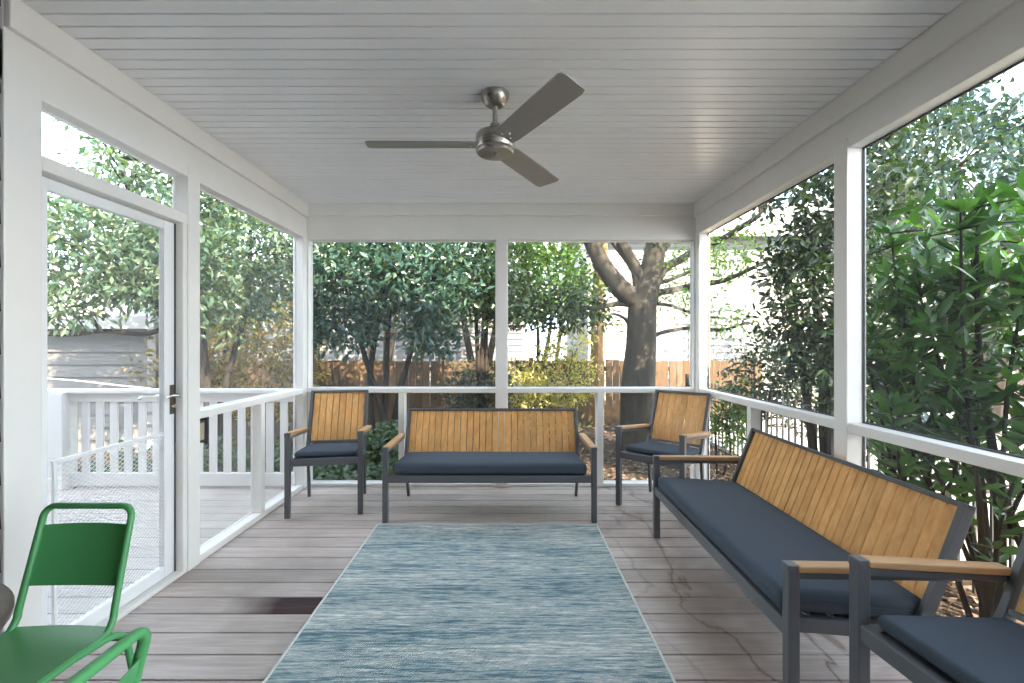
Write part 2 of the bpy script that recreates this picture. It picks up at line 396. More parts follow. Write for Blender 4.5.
# screen door with a low guard of diamond mesh
d = thing('door_1', 'white framed screen door with lever handle and low diamond mesh guard', 'door', (XL - .062, 1.84, .024), kind='structure')
DW, DH = .79, 1.982
for y0, y1 in ((0, .06), (DW - .085, DW)): MB().box(-.016, .016, y0, y1, 0, DH).build('stile', 'white_metal', d, bevel=.004)
MB().box(-.016, .016, .06, DW - .085, 0, .066).build('bottom_rail', 'white_metal', d, bevel=.004)
MB().box(-.016, .016, .06, DW - .085, DH - .05, DH).build('top_rail', 'white_metal', d, bevel=.004)
MB().add([(0, .06, .066), (0, DW - .085, .066), (0, DW - .085, DH - .05), (0, .06, DH - .05)], [(0, 1, 2, 3)]).build('insect_screen', 'screen_left', d)
MB().box(.017, .019, DW - .012, DW - .001, 0, DH).build('weather_strip', 'spline', d)
g = MB(); zt = .80
g.box(.004, .018, .08, DW - .08, zt - .009, zt + .009); g.box(.004, .018, .085, .10, .066, zt - .009)
g = g.build('guard_frame', 'white_metal', d, bevel=.002)
m = MB(); y0, y1, z0, z1 = .1, DW - .085, .066, zt - .009; st = .021; sl = .62
for sgn in (1, -1):
    kk = -(y1 - y0) * sl - .1
    while kk < z1 - z0 + (y1 - y0) * sl + .1:
        pts = []
        za = z0 + kk; zb = za + sgn * sl * (y1 - y0)        # clip the wire to the panel
        ya, yb_ = y0, y1
        def yy(z): return y0 + (z - za) / (sgn * sl)
        lo, hi = min(za, zb), max(za, zb)
        if hi > z0 and lo < z1:
            t0 = max(min(yy(z0), yy(z1)), y0); t1 = min(max(yy(z0), yy(z1)), y1)
            if t1 - t0 > .004:
                m.bar((.009, t0, za + (t0 - y0) * sgn * sl), (.009, t1, za + (t1 - y0) * sgn * sl), .0013, .0016)
        kk += st
m.build('wire_mesh', 'white_metal', g)
h = MB().box(.016, .021, DW - .046, DW - .016, .90, 1.065).build('handle_plate', 'bronze', d, bevel=.002)
MB().tube(smooth_path([(.02, DW - .03, 1.005), (.06, DW - .03, 1.005), (.072, DW - .05, 1.006), (.070, DW - .105, 1.010), (.064, DW - .125, 1.002)]), .0075, 8).build('lever', 'chrome', h, smooth=True)
MB().tube([(.02, DW - .03, .945), (.036, DW - .03, .945)], .011, 12).build('lock_cylinder', 'chrome', h, smooth=True)
MB().tube(smooth_path([(-.016, DW - .03, 1.005), (-.055, DW - .03, 1.005), (-.066, DW - .06, 1.003), (-.062, DW - .14, 1.010), (-.056, DW - .165, 1.0)]), .0075, 8).build('lever', 'chrome', h, smooth=True)

# house walls round the porch (dark shingles by the table, the unseen house behind the camera, sized for the shade it casts)
def shingle_wall(n, mp, u0, u1, z0, z1, name, mat='shingle', exp=.16, lip=.014, thick=.16, label=None, cat=None):
    prof = []; z = z0
    while z < z1 - .001:
        prof += [(lip, z), (0.002, min(z + exp, z1))]; z += exp
    prof += [(-thick, z1), (-thick, z0)]
    return MB().prism(prof, u0, u1, mp)
struct(shingle_wall(0, lambda u, w, t: (-1.872 + u, t, w), YN, 1.69, 0, 3.2, ''), 'wall_left', 'shingle')
struct(shingle_wall(0, lambda u, w, t: (t, 1.66 + u, w), -8, -2.05, -.4, 3.2, ''), 'wall_deck_shade', 'shingle')  # unseen wall, added to keep the sun off the side deck
struct(shingle_wall(0, lambda u, w, t: (t, YN + u, w), -1.86, 1.7, -.4, 3.2, ''), 'wall_back', 'white_out')
struct(shingle_wall(0, lambda u, w, t: (t, YN + u, w), 1.7, 5.6, -.4, 8.3, ''), 'wall_back_shade', 'white_out')  # unseen tall part, width and height set to throw shade over the yard

# ------------------------------------------------------------------ the side deck and its railing
mb = MB(); y = 2.252 - .148 * 4
while y < 4.33:
    if y > 1.66: mb.box(-7.2, XL - .092, y + .003, min(y + .145, 4.33), -.035, 0)
    y += .148
struct(mb, 'deck', 'deck', bevel=.002, seg=1)
struct(MB().box(-7.2, XL - .1, 1.70, 4.31, -.33, -.05), 'deck_frame', 'dark')
r = thing('deck_railing', 'white wooden railing with square balusters along the outer edge of the side deck', 'railing', (-4, 4.24, 0))
def rel(mb, x): mb.v = [(a - x[0], b - x[1], c - x[2]) for a, b, c in mb.v]; return mb
RL = (-4, 4.24, 0)
rel(MB().box(-7.1, -1.945, 4.17, 4.31, .872, .905), RL).build('cap_rail', 'white_out', r, bevel=.004)
rel(MB().box(-7.1, -1.945, 4.215, 4.265, .79, .872), RL).build('top_rail', 'white_out', r, bevel=.003)
rel(MB().box(-7.1, -1.945, 4.215, 4.265, .02, .135), RL).build('bottom_rail', 'white_out', r, bevel=.003)
def newel(x):
    rel(MB().box(x - .08, x + .08, 4.145, 4.30, 0, .87).box(x - .09, x + .09, 4.135, 4.31, 0, .11), RL).build('newel_post', 'white_out', r, bevel=.005)
newel(-4.09); newel(-6.9)
x = -2.055
while x > -6.85:
    if abs(x + 4.09) > .11: rel(MB().box(x - .034, x + .034, 4.232, 4.25, .135, .79), RL).build('baluster', 'white_out', r, bevel=.003)
    x -= .1305
b = thing('lock_box', 'small dark metal box with tan face on the door post below the side rail', 'box', (-1.885, 2.816, .785))
MB().box(-.018, .018, -.047, .042, -.068, .068).build('case', 'black_iron', b, bevel=.004)
MB().box(.0175, .0205, -.040, .018, -.052, .052).build('face', 'tan_face', b, bevel=.001)
MB().box(-.022, .024, .034, .050, -.078, .078).build('mounting_plate', 'black_iron', b, bevel=.003)

# ------------------------------------------------------------------ rug
rg = thing('rug', 'blue and cream heathered striped flatweave rug on the porch boards', 'rug', (-.146, 2.2, 0))
MB().box(-.79, .79, -1.13, 1.143, .001, .009).build('weave', 'rug', rg, bevel=.002)
e = MB(); o_ = .803; y0, y1 = -1.143, 1.156
e.box(-o_, o_, y0, y0 + .013, .0005, .0105).box(-o_, o_, y1 - .013, y1, .0005, .0105).box(-o_, -o_ + .013, y0 + .013, y1 - .013, .0005, .0105).box(o_ - .013, o_, y0 + .013, y1 - .013, .0005, .0105)
e.build('binding', 'rug_edge', rg, bevel=.003)

# ------------------------------------------------------------------ ceiling fan
fx, fy = -.0615, 2.376
fan = thing('ceiling_fan', 'brushed metal three blade ceiling fan hanging from the white beadboard ceiling', 'ceiling fan', (fx, fy, CZ + .0323)); fan.scale = (1.025,) * 3
MB().lathe([(.071, -.0316), (.0715, -.045), (.063, -.066), (.046, -.088), (.030, -.097)]).build('canopy', 'nickel', fan, smooth=True)
MB().tube([(0, 0, -.09), (0, 0, -.20)], .0125, 16).build('downrod', 'nickel', fan, smooth=True)
MB().lathe([(.018, -.178), (.026, -.184), (.027, -.205), (.034, -.222), (.055, -.232)]).build('coupling', 'nickel', fan, smooth=True)
hs = MB().lathe([(.05, -.228), (.088, -.232), (.098, -.243), (.0985, -.305), (.094, -.312)]).build('motor_housing', 'nickel', fan, smooth=True)
MB().lathe([(.094, -.312), (.095, -.322), (.088, -.332), (.05, -.3365), (.004, -.337)]).build('bottom_cap', 'nickel', hs, smooth=True)
for a in (180, -61, 59.6):
    m = MB(); n = 14; top = []; bot = []
    out = [(.085, -.056), (.085, .056), (.14, .064), (.40, .070), (.605, .074), (.632, .068), (.640, .054), (.656, -.042), (.651, -.058), (.635, -.068), (.40, -.067), (.14, -.062)]
    L = len(out)
    m.add([(x, y, .003) for x, y in out] + [(x, y, -.003) for x, y in out],
          [tuple(range(L)), tuple(reversed(range(L, 2 * L)))] + [(i, L + i, L + (i + 1) % L, (i + 1) % L) for i in range(L)])
    bl = m.build('blade', 'blade', fan, bevel=.0015, loc=(0, 0, -.286))
    bl.rotation_mode = 'XYZ'; bl.matrix_local = Matrix.Translation((0, 0, -.286)) @ Matrix.Rotation(math.radians(a), 4, 'Z') @ Matrix.Rotation(math.radians(-11), 4, 'X')
    for sx, sy in ((.115, -.025), (.115, .025), (.15, 0)): MB().lathe([(.006, -.0028), (.005, -.0055), (.001, -.006)], (sx, sy, 0), 10).build('screw', 'chrome', bl)

# ------------------------------------------------------------------ teak and metal seating
def make_seat(name, label, cat, group, W, D, za, zab, zs, zsb, top, bot, nsl, cush, ins=.04):
    """front faces -Y; origin on the floor midway between front and rear legs. W outer width, D front-to-rear leg distance"""
    t = thing(name, label, cat, group=group); yf = -D / 2; w2 = W / 2 - .02; bw = W / 2 - ins
    P = lambda y: y + yf                                 # offset from front leg
    for s in (-1, 1):
        MB().box(s * w2 - .02, s * w2 + .02, yf - .02, yf + .02, 0, za).build('front_leg', 'charcoal', t, bevel=.004)
        MB().ribbon([(s * (bw - .014), P(bot[0] - .01), zsb - .03), (s * (bw - .014), P(D), .0)], .022, .036).build('rear_leg', 'charcoal', t, bevel=.003)
        # arm: metal rail below, teak board above
        ye = P(bot[0] + (top[0] - bot[0]) * (zab - bot[1]) / (top[1] - bot[1])) - .012
        ar = MB().ribbon([(s * w2, yf + .012, za - .012), (s * w2, ye, zab - .012)], .05, .024).build('armrest', 'teak_arm', t, bevel=.005)
        MB().ribbon([(s * w2, yf, za - .036), (s * w2, ye + .012, zab - .036)], .038, .022).build('arm_rail', 'charcoal', ar, bevel=.003)
        MB().box(s * w2 - .0215, s * w2 + .0215, yf - .0215, yf + .012, za - .026, za + .0015).build('leg_cap', 'charcoal', ar, bevel=.003)
        # back upright, bent forward at the seat
        kx = s * (bw - .0125)
        MB().ribbon(smooth_path([(kx, P(bot[0] - .16), zsb - .022), (kx, P(bot[0] - .05), zsb - .012), (kx, P(bot[0] - .005), bot[1] - .01), (kx, P(bot[0] + .03), bot[1] + .07)], 5) + [(kx, P(top[0]), top[1])], .025, .042).build('back_upright', 'charcoal', t, bevel=.003)
        MB().ribbon([(s * (bw - .02), yf, zs - .027), (s * (bw - .02), P(bot[0]), zsb - .03)], .03, .05).build('side_rail', 'charcoal', t, bevel=.003)
    MB().box(-w2 + .02, w2 - .02, yf - .017, yf + .017, zs - .055, zs).build('front_rail', 'charcoal', t, bevel=.004)
    MB().box(-bw + .03, bw - .03, P(bot[0] - .03), P(bot[0]), zsb - .05, zsb - .012).build('rear_rail', 'charcoal', t, bevel=.003)
    # seat slats below the cushion
    m = MB(); k = 5
    for i in range(k):
        f_ = (i + .6) / k; y = P(f_ * (bot[0] - .05)); z = zs + (zsb - zs) * f_ - .012
        m.box(-bw + .03, bw - .03, y - .03, y + .03, z - .008, z + .008)
    m.build('seat_slats', 'charcoal', t)
    # backrest
    dv = Vector((0, top[0] - bot[0], top[1] - bot[1])); nrm = Vector((1, 0, 0)).cross(dv.normalized())
    B0 = Vector((0, P(bot[0]), bot[1])); T0 = Vector((0, P(top[0]), top[1])); iw = bw - .027
    for e0, nm in ((T0 - dv.normalized() * .010, 'top_rail'), (B0 + dv.normalized() * .010, 'bottom_rail')):
        MB().bar(e0 - Vector((bw - .0, 0, 0)), e0 + Vector((bw - .0, 0, 0)), .02, .030, dv).build(nm, 'charcoal', t, bevel=.003)
    m = MB(); pitch = 2 * iw / nsl; lo = B0 + dv.normalized() * .020; hi = T0 - dv.normalized() * .020
    for i in range(nsl):
        x = -iw + (i + .5) * pitch
        m.bar(lo + Vector((x, 0, 0)) - nrm * .006, hi + Vector((x, 0, 0)) - nrm * .006, pitch - .0058, .013)
    m.build('backrest_slats', 'teak', t, bevel=.0015, seg=1)
    # cushion: rounded box, dipped a little along its middle
    cw, cd, th = cush; nx, ny = 16, 8; vs = []; fs = []
    cy0 = yf - .012 + (.03 if D < .55 else .0); a = math.atan2(zsb - zs, bot[0])
    m = MB()
    def pt(i, j, kz):
        u = -1 + 2 * i / nx; v_ = j / ny
        x = u * cw / 2; y = cy0 + v_ * cd
        puff = (1 - abs(u) ** 6) * (1 - abs(2 * v_ - 1) ** 6)
        z = zs + .004 + (y - yf) * math.tan(a) + (th * (.86 + .14 * puff) if kz else 0)
        return (x, y, z)
    T = [[pt(i, j, 1) for j in range(ny + 1)] for i in range(nx + 1)]; Bt = [[pt(i, j, 0) for j in range(ny + 1)] for i in range(nx + 1)]
    idx = {}
    for kz, G in ((1, T), (0, Bt)):
        for i in range(nx + 1):
            for j in range(ny + 1): idx[(i, j, kz)] = len(vs); vs.append(G[i][j])
    for i in range(nx):
        for j in range(ny):
            fs.append((idx[i, j, 1], idx[i + 1, j, 1], idx[i + 1, j + 1, 1], idx[i, j + 1, 1])); fs.append((idx[i, j, 0], idx[i, j + 1, 0], idx[i + 1, j + 1, 0], idx[i + 1, j, 0]))
    for i in range(nx):
        for j in (0, ny): fs.append((idx[i, j, 0], idx[i + 1, j, 0], idx[i + 1, j, 1], idx[i, j, 1]))
    for j in range(ny):
        for i in (0, nx): fs.append((idx[i, j, 0], idx[i, j + 1, 0], idx[i, j + 1, 1], idx[i, j, 1]))
    cu = m.add(vs, fs).build('seat_cushion', 'cushion', t, bevel=.026 if th > .06 else .016, smooth=True, seg=4)
    cu.modifiers['bevel'].angle_limit = math.radians(50)
    # zip seam round the middle of the sides
    zz = lambda y: zs + .004 + (y - yf) * math.tan(a) + th * .43
    cr = .03; x1 = cw / 2 - .001; ya, yb2 = cy0 + .001, cy0 + cd - .001
    loop = [(-x1 + cr, ya), (x1 - cr, ya), (x1, ya + cr), (x1, yb2 - cr), (x1 - cr, yb2), (-x1 + cr, yb2), (-x1, yb2 - cr), (-x1, ya + cr)]
    MB().tube([(x, y, zz(y)) for x, y in loop], .003, 6, close=True).build('seam_piping', 'cushion', cu, smooth=True)
    return t
def put(o, fx_, fy_, deg, D):
    """place so that the middle of the front legs is at (fx_, fy_)"""
    a = math.radians(deg); bx = -math.sin(a) * D / 2; by = math.cos(a) * D / 2
    o.location = (fx_ + bx, fy_ + by, 0); o.rotation_euler = (0, 0, a)
G1, G2 = 'teak slat benches with dark cushions', 'teak slat armchairs with dark seat pads'
bench = make_seat('garden_bench', 'teak slat bench with navy cushion facing the rug along the back railing', 'bench', G1, 1.582, .60, .557, .555, .350, .318, (.645, .752), (.50, .375), 26, (1.44, .53, .095), .05)
put(bench, -.128, 3.403, 0, .60)
b2 = copy_tree(bench); tag(b2, 'teak slat bench with long blue-grey cushion along the right hand railing, seen end on', 'bench')
put(b2, 1.005, 2.372, -91.2, .60)
ch = make_seat('armchair', 'teak slat armchair in the left back corner beside the side deck', 'armchair', G2, .572, .50, .644, .602, .445, .415, (.632, .90), (.462, .468), 8, (.455, .44, .05))
put(ch, -1.402, 3.535, 9.5, .50)
c2 = copy_tree(ch); tag(c2, 'teak slat armchair turned inward in the right back corner in front of the oak trunk', 'armchair'); put(c2, 1.112, 3.597, -43.5, .50)
c3 = copy_tree(ch); tag(c3, 'armchair in the near right foreground, cut off by the edge of the photo', 'armchair'); put(c3, 1.134, 1.19, -86, .50)

# ------------------------------------------------------------------ green metal chairs and cafe table
def make_green():
    t = thing('bistro_chair', 'whole green metal bistro chair facing the table, back to the screen door', 'chair', group='green metal bistro chairs')
    w = .152; zs = .43; zt = .782; R = .036; tr = .0105
    # back hoop and side rails in one bent tube
    def sp(s): return [(s * w, -.34, zs - .012), (s * w, -.10, zs - .012), (s * w, -.03, zs - .008), (s * (w), .000, zs + .022), (s * (w - .001), .012, zs + .07), (s * (w - .006), .078, zt - R)]
    left = smooth_path(sp(-1), 6); right = list(reversed(smooth_path(sp(1), 6)))
    up = Vector((0, .066, zt - R - zs - .07)).normalized()
    cl = Vector((-(w - .006) + R, .078, zt - R)); cr = Vector(((w - .006) - R, .078, zt - R))
    a1 = arc(cl, R, PI, PI / 2, 6, (1, 0, 0), up); a2 = arc(cr, R, PI / 2, 0, 6, (1, 0, 0), up)
    MB().tube(left[:-1] + a1 + a2 + right[1:], tr, 10).build('frame', 'green', t, smooth=True)
    # curved back panel
    m = MB(); n = 12; vs = []; fs = []
    def bp(x, z, off): 
        y = .012 + (.066) * (z - zs - .07) / (zt - R - zs - .07) + .020 * (1 - (x / w) ** 2)
        return (x, y + off, z)
    for off in (.0, .003):
        for zz, in ((.545,), (.60,), (.66,), (.722,)):
            for i in range(n + 1): vs.append(bp(-(w - .008) + 2 * (w - .008) * i / n, zz - (.006 * (1 - (2 * i / n - 1) ** 2) if zz == .545 else 0), off))
    q = 4 * (n + 1)
    for L in (0, q):
        for r_ in range(3):
            for i in range(n): o = L + r_ * (n + 1) + i; fs.append((o, o + 1, o + n + 2, o + n + 1))
    for i in range(n):
        fs.append((i, i + 1, q + i + 1, q + i)); o = 3 * (n + 1) + i; fs.append((o, o + 1, q + o + 1, q + o))
    for r_ in range(3):
        for i in (0, n): o = r_ * (n + 1) + i; fs.append((o, o + n + 1, q + o + n + 1, q + o))
    m.add(vs, fs).build('back_panel', 'green', t, smooth=True)
    # seat sheet with rolled edges
    m = MB(); vs = []; fs = []; ny = 10
    for off in (0, -.003):
        for j in range(ny + 1):
            y = -.36 + .355 * j / ny
            for i in range(n + 1):
                u = 2 * i / n - 1; yy = y + (.012 * (1 - u * u) if j == ny else 0) - (.015 * (1 - u * u) if j == 0 else 0)
                vs.append((u * (w + .006), yy, zs + off + .002 - .007 * (1 - u * u) * math.sin(PI * j / ny) - (.012 if j == 0 else 0)))
    q = (ny + 1) * (n + 1)
    for L in (0, q):
        for j in range(ny):
            for i in range(n): o = L + j * (n + 1) + i; fs.append((o, o + 1, o + n + 2, o + n + 1))
    for i in range(n):
        for j in (0, ny): o = j * (n + 1) + i; fs.append((o, o + 1, q + o + 1, q + o))
    for j in range(ny):
        for i in (0, n): o = j * (n + 1) + i; fs.append((o, o + n + 1, q + o + n + 1, q + o))
    m.add(vs, fs).build('seat', 'green', t, smooth=True)
    for s in (-1, 1):
        MB().tube(smooth_path([(s * (w + .001), -.13, zs - .013), (s * (w + .006), -.05, zs - .018), (s * (w + .013), -.008, zs - .022), (s * (w + .019), .018, zs - .045), (s * (w + .023), .036, zs - .11), (s * (w + .03), .09, .008)], 6), tr, 10).build('rear_leg', 'green', t, smooth=True)
        MB().tube(smooth_path([(s * (w + .001), -.22, zs - .013), (s * (w + .003), -.31, zs - .02), (s * (w + .008), -.345, zs - .07), (s * (w + .015), -.37, .008)], 6), tr, 10).build('front_leg', 'green', t, smooth=True)
    for y, z, nm in ((.018, zs - .047, 'rear_crossbar'), (-.33, zs - .04, 'front_crossbar')):
        MB().tube([(-w - .017, y, z), (w + .017, y, z)], .008, 10).build(nm, 'green', t, smooth=True)
    return t
gc = make_green(); gc.location = (-1.392, 1.447, 0)
g2 = copy_tree(gc); tag(g2, 'green metal bistro chair of which only the back corner shows at the bottom edge', 'chair'); g2.location = (-.776, .738, 0); g2.rotation_euler = (0, 0, -PI / 2)
tb = thing('bistro_table', 'round dark wood table whose edge shows at the left of the photo', 'table', (-1.445, .81, 0))
MB().lathe([(.02, .686), (.375, .686), (.389, .690), (.395, .700), (.395, .710), (.390, .717), (.38, .720), (.004, .720)], seg=72).build('tabletop', 'table', tb, smooth=True)
MB().lathe([(.03, .03), (.03, .665), (.10, .686)], seg=24).build('pedestal', 'black_iron', tb, smooth=True)
MB().lathe([(.21, 0), (.21, .012), (.19, .022), (.03, .035)], seg=48).build('table_base', 'black_iron', tb, smooth=True)

# ------------------------------------------------------------------ grounds
GZ = -.32
def ground_z(x, y): return GZ + .05 * math.sin(x * .9 + 1) * math.cos(y * .7) + .02 * math.sin(2.3 * x + y)
m = MB(); nx, ny = 70, 50; X0, X1, Y0, Y1 = -30, 40, -3, 47
vs = [(X0 + (X1 - X0) * i / nx, Y0 + (Y1 - Y0) * j / ny, ground_z(X0 + (X1 - X0) * i / nx, Y0 + (Y1 - Y0) * j / ny)) for j in range(ny + 1) for i in range(nx + 1)]
fs = [(j * (nx + 1) + i, j * (nx + 1) + i + 1, (j + 1) * (nx + 1) + i + 1, (j + 1) * (nx + 1) + i) for j in range(ny) for i in range(nx)]
struct(m.add(vs, fs), 'ground', 'ground', smooth=True)
struct(MB().box(3.25, 16, -2.5, 12.2, -.45, -.235), 'driveway', 'paver', bevel=.01)

# ------------------------------------------------------------------ leaf and branch generators
def leaf_object(name, pos, axis, length, width, mat, parent=None, big=False, fold=.25, flat=.5):
    """one mesh of separate leaves: pos (N,3) stem points, axis (N,3) growing directions"""
    N = len(pos); ax = axis / (np.linalg.norm(axis, axis=1, keepdims=True) + 1e-9)
    up = RNG.normal(0, 1, (N, 3)) * (1 - flat) + np.array([0, 0, 1.0]) * flat
    sd = np.cross(ax, up); sd /= np.linalg.norm(sd, axis=1, keepdims=True) + 1e-9
    nr = np.cross(sd, ax)
    L = (length * RNG.uniform(.65, 1.25, N))[:, None]; W = (width * RNG.uniform(.75, 1.2, N))[:, None]
    if big:
        prof = [(0, 0, 0), (.3, .42, .10), (.65, .5, .08), (1, 0, -.12), (.65, -.5, .08), (.3, -.42, .10), (.32, 0, -.02), (.66, 0, -.03)]
        tri = [(0, 1, 6), (1, 2, 7), (1, 7, 6), (2, 3, 7), (0, 6, 5), (5, 6, 7), (5, 7, 4), (4, 7, 3)]
    else:
        prof = [(0, 0, 0), (.5, .5, fold * .5), (1, 0, -.10), (.5, -.5, fold * .5)]
        tri = [(0, 1, 2), (0, 2, 3)]
    V = np.stack([pos + ax * L * a + sd * W * b + nr * (W * c) for a, b, c in prof], 1).reshape(-1, 3)
    k = len(prof); T = (np.array(tri)[None] + (np.arange(N) * k)[:, None, None]).reshape(-1)
    me = bpy.data.meshes.new(name); me.vertices.add(len(V)); me.vertices.foreach_set('co', V.astype(np.float32).ravel())
    nf = N * len(tri); me.loops.add(nf * 3); me.loops.foreach_set('vertex_index', T.astype(np.int32))
    me.polygons.add(nf); me.polygons.foreach_set('loop_start', np.arange(nf, dtype=np.int32) * 3)
    me.polygons.foreach_set('use_smooth', np.ones(nf, dtype=bool))
    me.update(calc_edges=True); me.validate(); me.materials.append(MT[mat])
    o = bpy.data.objects.new(name, me); COL.objects.link(o)
    if parent: o.parent = parent
    return o
def clusters(ells, seed=0):
    """cluster centres inside ellipsoids [(centre, radii, n)]"""
    C = []
    for c, r, n in ells:
        p = RNG.normal(0, 1, (n, 3)); p /= np.linalg.norm(p, axis=1, keepdims=True)
        p *= RNG.uniform(.25, 1.0, (n, 1)) ** .55
        C.append(np.array(c) + p * np.array(r))
    return np.concatenate(C)
def spray(C, k, sig, droop=.25):
    """k leaves round every cluster centre"""
    N = len(C) * k; base = np.repeat(C, k, 0)
    dv = RNG.normal(0, 1, (N, 3)); dv /= np.linalg.norm(dv, axis=1, keepdims=True)
    pos = base + dv * sig * RNG.uniform(.1, 1.0, (N, 1))
    ax = dv + RNG.normal(0, .5, (N, 3)); ax[:, 2] -= droop
    return pos, ax
def tree(name, label, cat, base, limbs, ells, k, sig, ll, lw, mat, bark='bark_dark', twigs=40, group=None, big=False, droop=.25, seg=8, flat=.5, twig_r=.011, extra=None):
    t = thing(name, label, cat, tuple(base), group=group); B = Vector(base)
    m = MB(); nodes = []
    for pts, rs in limbs:
        P = smooth_path(pts, 6); n = len(P); R = [float(np.interp(i / (n - 1), np.linspace(0, 1, len(rs)), rs)) for i in range(n)]
        m.tube([p - B for p in P], R, seg); nodes += P[2:]
    C = clusters(ells)
    if extra is not None: C = np.concatenate([C, extra])
    if twigs and nodes:
        NA = np.array([tuple(p) for p in nodes])
        for c in C[RNG.permutation(len(C))[:twigs]]:
            d2 = ((NA - c) ** 2).sum(1) + 1.5 * np.maximum(0, NA[:, 2] - c[2]) ** 2; a = Vector(NA[int(d2.argmin())]); b = Vector(c)
            mid = (a + b) / 2 + Vector((random.uniform(-.1, .1), random.uniform(-.1, .1), random.uniform(0, .15))) * (b - a).length
            m.tube([p - B for p in smooth_path([a, mid, b], 3)], [twig_r * (1 - .7 * i / 6) for i in range(7)], 5)
    m.build('trunk', bark, t, smooth=True)
    pos, ax = spray(C, k, sig, droop)
    leaf_object('foliage', pos - np.array(base), ax, ll, lw, mat, t, big=big, flat=flat)
    return t
def stem(b, top, lean=.1, n=3):
    b = Vector(b); top = Vector(top); out = [b]
    for i in range(1, n): out.append(b.lerp(top, i / n) + Vector((random.uniform(-1, 1), random.uniform(-1, 1), 0)) * lean)
    return out + [top]

# big oak behind the back right bay
Yo = 7.0; ob = at(638, 452, Yo); ob.z = GZ - .05
def A(px, py, dy=0): return at(px, py, Yo + dy)
limbs = [([ob, A(638, 420), A(638, 385), A(641, 345), A(642, 312), A(644, 290)], [.36, .27, .255, .225, .215, .20]),
         ([A(641, 303), A(622, 290), A(606, 270), A(595, 250), A(586, 225), A(578, 170, .3)], [.17, .155, .135, .12, .11, .08]),
         ([A(645, 300), A(650, 275), A(655, 250), A(658, 225), A(665, 160, .2)], [.20, .17, .155, .15, .10]),
         ([A(638, 292), A(634, 270), A(624, 256), A(612, 240), A(600, 215, -.3)], [.07, .055, .045, .04, .03]),
         ([A(646, 285), A(632, 262), A(622, 240), A(619, 205, .5)], [.10, .09, .085, .07]),
         ([A(655, 285), A(665, 268), A(680, 260), A(694, 251), A(720, 240, -.5), A(760, 215, -1)], [.08, .065, .058, .052, .045, .03]),
         ([A(652, 294), A(668, 291), A(692, 286), A(725, 280, -.5), A(765, 262, -1)], [.06, .05, .045, .035, .02]),
         ([A(652, 285), A(672, 279), A(690, 272), A(715, 268)], [.035, .03, .026, .015]),
         ([A(650, 338), A(664, 332), A(692, 328), A(722, 330, -.4), A(748, 322, -.8)], [.035, .03, .028, .025, .012]),
         ([A(650, 303), A(672, 306), A(694, 314), A(720, 318, -.3)], [.03, .026, .022, .012]),
         ([A(634, 305), A(615, 304), A(595, 308), A(560, 306), A(530, 310)], [.045, .036, .034, .03, .015]),
         ([A(632, 330), A(624, 318), A(612, 314), A(603, 318)], [.03, .022, .016, .008]),
         ([A(657, 255), A(668, 245), A(672, 225)], [.05, .04, .03])]
oe = [(A(690, 262), (.9, .8, .35), 36), (A(680, 300), (.7, .6, .3), 22), (A(720, 325, -.5), (.5, .5, .25), 16), (A(560, 300), (.55, .5, .25), 26), (A(600, 320), (.3, .3, .2), 8),
      ((2.4, 6.6, 4.9), (3.0, 2.4, 1.0), 300), (A(740, 250, -1), (.7, .6, .4), 26)]
tree('oak_tree', 'big grey oak tree with forked trunk and bare limbs behind the back right corner', 'tree', ob, limbs, oe, 12, .22, .085, .04, 'leaf_bright', 'bark', 70, seg=14)

# tall tan trunk beyond, seen left of the oak
pb = at(598, 400, 9.0); pb.z = GZ - .05
tree('pine_tree', 'straight sunlit tan pine trunk left of the oak, at the wooden fence', 'tree', pb,
     [([pb, at(597, 350, 9.0), at(598, 300, 9.0), at(602, 240, 9.0), at(604, 160, 9), at(606, 60, 9)], [.13, .125, .12, .115, .11, .09])],
     [((2.2, 9.4, 6.6), (1.6, 1.4, .9), 60)], 14, .3, .12, .02, 'leaf_dark', 'bark_tan', 30)

# evergreens along the back, left to right
def evergreen(label, bx, by, stems, ells, mat, k=16, sig=.22, ll=.11, lw=.042, bark='bark_dark', twigs=60, name='evergreen_tree', cat='tree', group=None, big=False, rs=(.05, .04, .02), **kw):
    b = Vector((bx, by, GZ - .04)); L = []
    for tx, ty, tz in stems:
        o = Vector((random.uniform(-.12, .12), random.uniform(-.08, .08), 0)) if len(stems) > 1 else Vector()
        L.append((stem(b + o, (tx, ty, tz), .08), list(rs)))
    return tree(name, label, cat, b, L, ells, k, sig, ll, lw, mat, bark, twigs, group, big, **kw)
evergreen('broad teal-green evergreen tree over the white deck railing, seen through the left side screen', -3.9, 6.2,
          [(-4.4, 6.2, 2.6), (-3.4, 6.1, 3.0), (-4.0, 6.0, 3.4)],
          [((-3.5, 5.7, 2.35), (1.1, .7, .95), 330), ((-4.3, 6.0, 3.2), (1.3, .8, .8), 150), ((-3.6, 5.9, 4.3), (1.8, 1.3, .9), 120)], 'leaf_teal_lit', k=17)
la = lambda px, py: tuple(at(px, py, 5.3))
tree('evergreen_tree', 'leafy evergreen tree with long low branch seen through the screen door', 'tree', (-3.85, 5.3, GZ - .04),
     [([(-3.85, 5.3, GZ - .04), (-3.9, 5.3, .8), la(168, 330), la(150, 285), la(140, 230), la(120, 160)], [.075, .07, .06, .05, .04, .02]),
      ([la(168, 325), la(145, 334), la(105, 331), la(72, 335), la(40, 334), la(10, 330)], [.03, .028, .024, .02, .016, .01]),
      ([la(150, 285), la(110, 262), la(60, 240), la(10, 225)], [.035, .03, .02, .01])],
     [((-4.55, 5.0, 2.40), (1.35, .6, .58), 290), ((-4.0, 5.2, 3.5), (.8, .8, .6), 80), ((-3.9, 5.0, 1.95), (.45, .4, .3), 40), ((-5.0, 5.0, 1.72), (.7, .35, .16), 30)], 16, .22, .11, .042, 'leaf_teal_lit', twigs=70)
